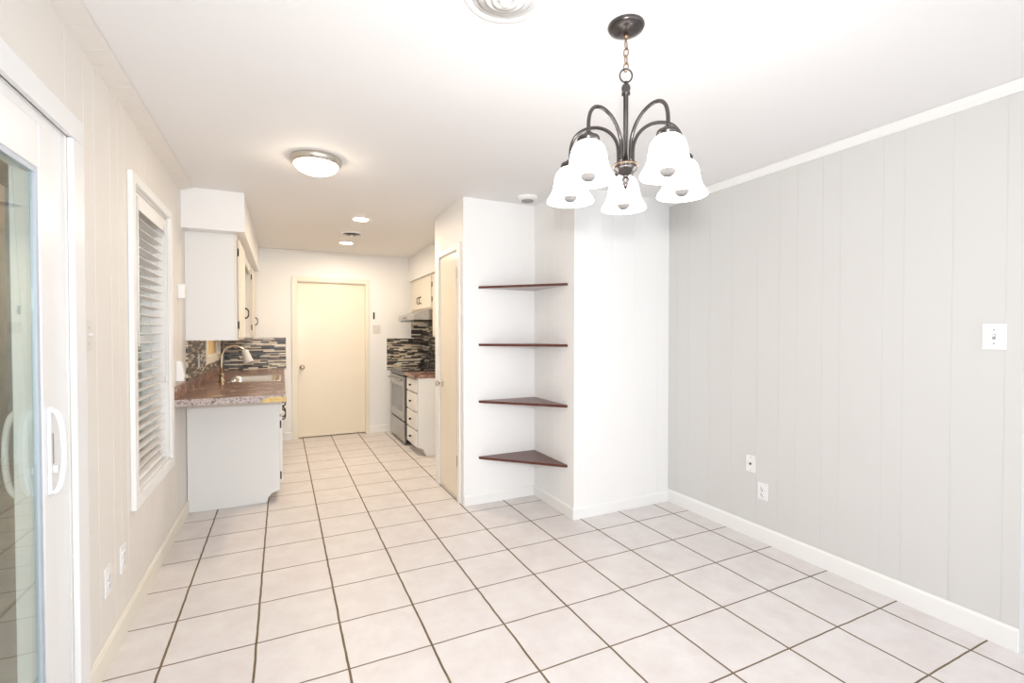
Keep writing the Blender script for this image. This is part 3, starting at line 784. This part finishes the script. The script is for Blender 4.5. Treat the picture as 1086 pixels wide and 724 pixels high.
# upper left cabinets
XU = .142
def upper(name, lab, y0, y1, z0, z1, xw, xf, doors, side, hz, group=None, mat='cab', doormat='cabcream', ppos=None, gap=.0115):
    d = 1 if xf > xw else -1
    t = thing(name, lab, 'cabinet', ((xw+xf)/2, (y0+y1)/2, z0), group)
    mb = MB(); mb.box(xw+d*gap, xf-d*.018, y0, y1, z0, z1); mb.build('carcass', mat, t, bevel=.001)
    mb = MB(); frame_rect(mb, xf-d*.018, xf, y0, y1, z0, z1, .03); mb.build('face_frame', doormat, t)
    for i, (a, b, hs) in enumerate(doors):
        dr = MB().box(xf+d*.0005, xf+d*.018, a, b, z0+.018, z1-.035, .002).build('cabinet_door', doormat, t)
        hy = a-.004 if hs < 0 else b+.004
        for z in (z0+.12, z1-.13): hinge(MB(), xf, hy, z, d).build('hinge', 'iron', dr)
        py = (b-.05) if hs < 0 else (a+.05)
        pull(MB(), xf+d*.018, py, z0+hz, .042, d).build('handle', 'iron', dr)
    return t
upper('wall_cabinet', 'white upper cabinet with a single cream door beside the blind window', 1.25, 1.95, 1.312, 2.139, XL, XU, [(1.315, 1.90, -1)], None, .235, gap=.001)
upper('wall_cabinet', 'narrow far upper cabinet between the sink window and far wall', 3.08, YK-.002, 1.317, 2.139, XL, XU, [(3.12, 3.66, -1)], None, .20, gap=.0115)
mb = MB()
pts = [(1.951, 2.139), (3.079, 2.139)]
n = 24
for k in range(n+1):
    y = 3.079 - 1.128*k/n
    u = (k/n*4) % 1 if k < n else 0
    pts.append((y, 2.055 - .018*abs(math.sin(PI*4*k/n)) - .02*(abs(2*k/n-1)**3)))
mb.prism(pts, XU-.018, XU, 0)
tag(mb.build('valance_board', 'cab'), 'scalloped white valance board bridging the two left upper cabinets', 'valance')

# ---- right kitchen run
ST = (1.785, XS-.03, 2.735, 3.545)
st = thing('stove', 'stainless and black electric range with oven window on the right kitchen wall', 'stove', (2.06, 3.15, 0))
MB().box(ST[0]+.03, ST[1], ST[2], ST[3], .02, .885).build('body', 'black', st, bevel=.003)
od = MB().box(ST[0]+.002, ST[0]+.03, ST[2]+.004, ST[3]-.004, .300, .835, .004).build('oven_door', 'steel', st)
MB().box(ST[0]+.0005, ST[0]+.002, ST[2]+.09, ST[3]-.09, .40, .715).build('oven_window', 'ovenglass', od)
mb = MB(); mb.tube([(ST[0]-.035, ST[2]+.05, .79), (ST[0]-.035, ST[3]-.05, .79)], .011, 12)
for y in (ST[2]+.09, ST[3]-.09): mb.tube([(ST[0]+.002, y, .79), (ST[0]-.035, y, .79)], .008, 8)
mb.build('handle', 'steel', od)
MB().box(ST[0]+.004, ST[0]+.03, ST[2]+.004, ST[3]-.004, .845, .884, .003).build('front_panel', 'black', st)
MB().box(ST[0]+.002, ST[0]+.03, ST[2]+.004, ST[3]-.004, .035, .280, .004).build('storage_drawer', 'steel', st)
ctp = MB().box(ST[0]-.002, ST[1], ST[2], ST[3], .886, .905, .004).build('cooktop', 'blackglass', st)
for x, y, r in ((1.93, 2.93, .09), (1.93, 3.34, .075), (2.17, 2.93, .075), (2.17, 3.34, .09)):
    mb = MB(); mb.lathe([(r-.004, .9052), (r, .9052), (r, .9058), (r-.004, .9058)], (x, y, 0), seg=32, closed=True); mb.build('burner_ring', 'slotgrey', ctp)
bg = MB().prism([(ST[1]-.085, .905), (ST[1]-.06, 1.075), (ST[1], 1.085), (ST[1], .905)], ST[2], ST[3], 1).build('control_panel', 'black', st, bevel=.006)
for y in (2.83, 2.93, 3.35, 3.45):
    mb = MB(); mb.lathe([(.0, 0), (.022, 0), (.019, -.022), (.0, -.024)], (ST[1]-.072, y, .99), 'x', 18); mb.build('knob', 'steel', bg)
mb = MB(); mb.box(ST[1]-.080, ST[1]-.074, 3.05, 3.25, .955, 1.02); mb.build('display', 'blackglass', bg)
# drawer base
XD = 1.80
db = thing('drawer_cabinet', 'white base cabinet with four drawers between stove and pantry wall', 'cabinet', (2.08, 2.43, 0))
pts = [(XD+.012, .095), (XD+.045, .088), (XD+.070, .070), (XD+.085, .035), (XD+.105, .001), (XS-.011, .001), (XS-.011, .868), (XD+.012, .868)]
MB().prism(pts, 2.145, 2.163, 1).build('end_panel', 'cab', db, bevel=.001)
mb = MB(); mb.box(XD+.03, XS-.012, 2.163, 2.63, .09, .868); mb.box(XD+.10, XS-.012, 2.163, 2.63, .001, .09); mb.build('carcass', 'cab', db)
mb = MB(); frame_rect(mb, XD+.012, XD+.03, 2.163, 2.63, .09, .868, .025); mb.build('face_frame', 'cab', db)
for z0, z1 in ((.10, .275), (.29, .48), (.495, .69), (.705, .85)):
    d = MB().box(XD-.006, XD+.0115, 2.18, 2.615, z0, z1, .004).build('drawer', 'cab', db)
    mb = MB(); zc = (z0+z1)/2
    mb.lathe([(.0, 0), (.010, 0), (.007, -.010), (.015, -.018), (.014, -.024), (.0, -.027)], (XD-.006, 2.40, zc), 'x', 16); mb.build('knob', 'iron', d)
mb = MB().mat(0); mb.box(XD-.03, XS-.0105, 2.135, 2.66, .870, .905, .004)
tag(mb.build('countertop', 'counter'), 'short brown granite-look counter over the four-drawer cabinet', 'countertop')
# range hood
hd = thing('range_hood', 'stainless range hood below the right upper cabinets', 'range hood', (2.12, 3.15, 1.53))
HX = 1.885
pts = [(XS-.011, 1.535), (HX, 1.535), (HX, 1.595), (HX+.05, 1.615), (HX+.14, 1.645), (HX+.21, 1.668), (XS-.011, 1.668)]
MB().prism(pts, 2.65, 3.46, 1).build('canopy', 'steel', hd, bevel=.004)
MB().box(HX+.02, XS-.03, 2.68, 3.43, 1.522, 1.5345).build('filter', 'black', hd)
cp = MB().box(HX-.003, HX, 2.98, 3.20, 1.553, 1.578, .001).build('control_strip', 'slotgrey', hd)
for y in (3.04, 3.14): MB().box(HX-.006, HX-.003, y-.018, y+.018, 1.558, 1.572, .001).build('button', 'black', cp)
upper('wall_cabinet', 'cream upper cabinet with two small doors above the range hood', 2.605, YK-.002, 1.67, 2.099, XS, 2.115, [(2.63, 3.14, -1), (3.15, 3.62, 1)], None, .13, None, 'cabcream')
upper('wall_cabinet', 'tall cream upper cabinet right of the range hood, cut off by pantry wall', 2.15, 2.60, 1.325, 2.099, XS, 2.115, [(2.19, 2.56, 1)], None, .15, None, 'cabcream')
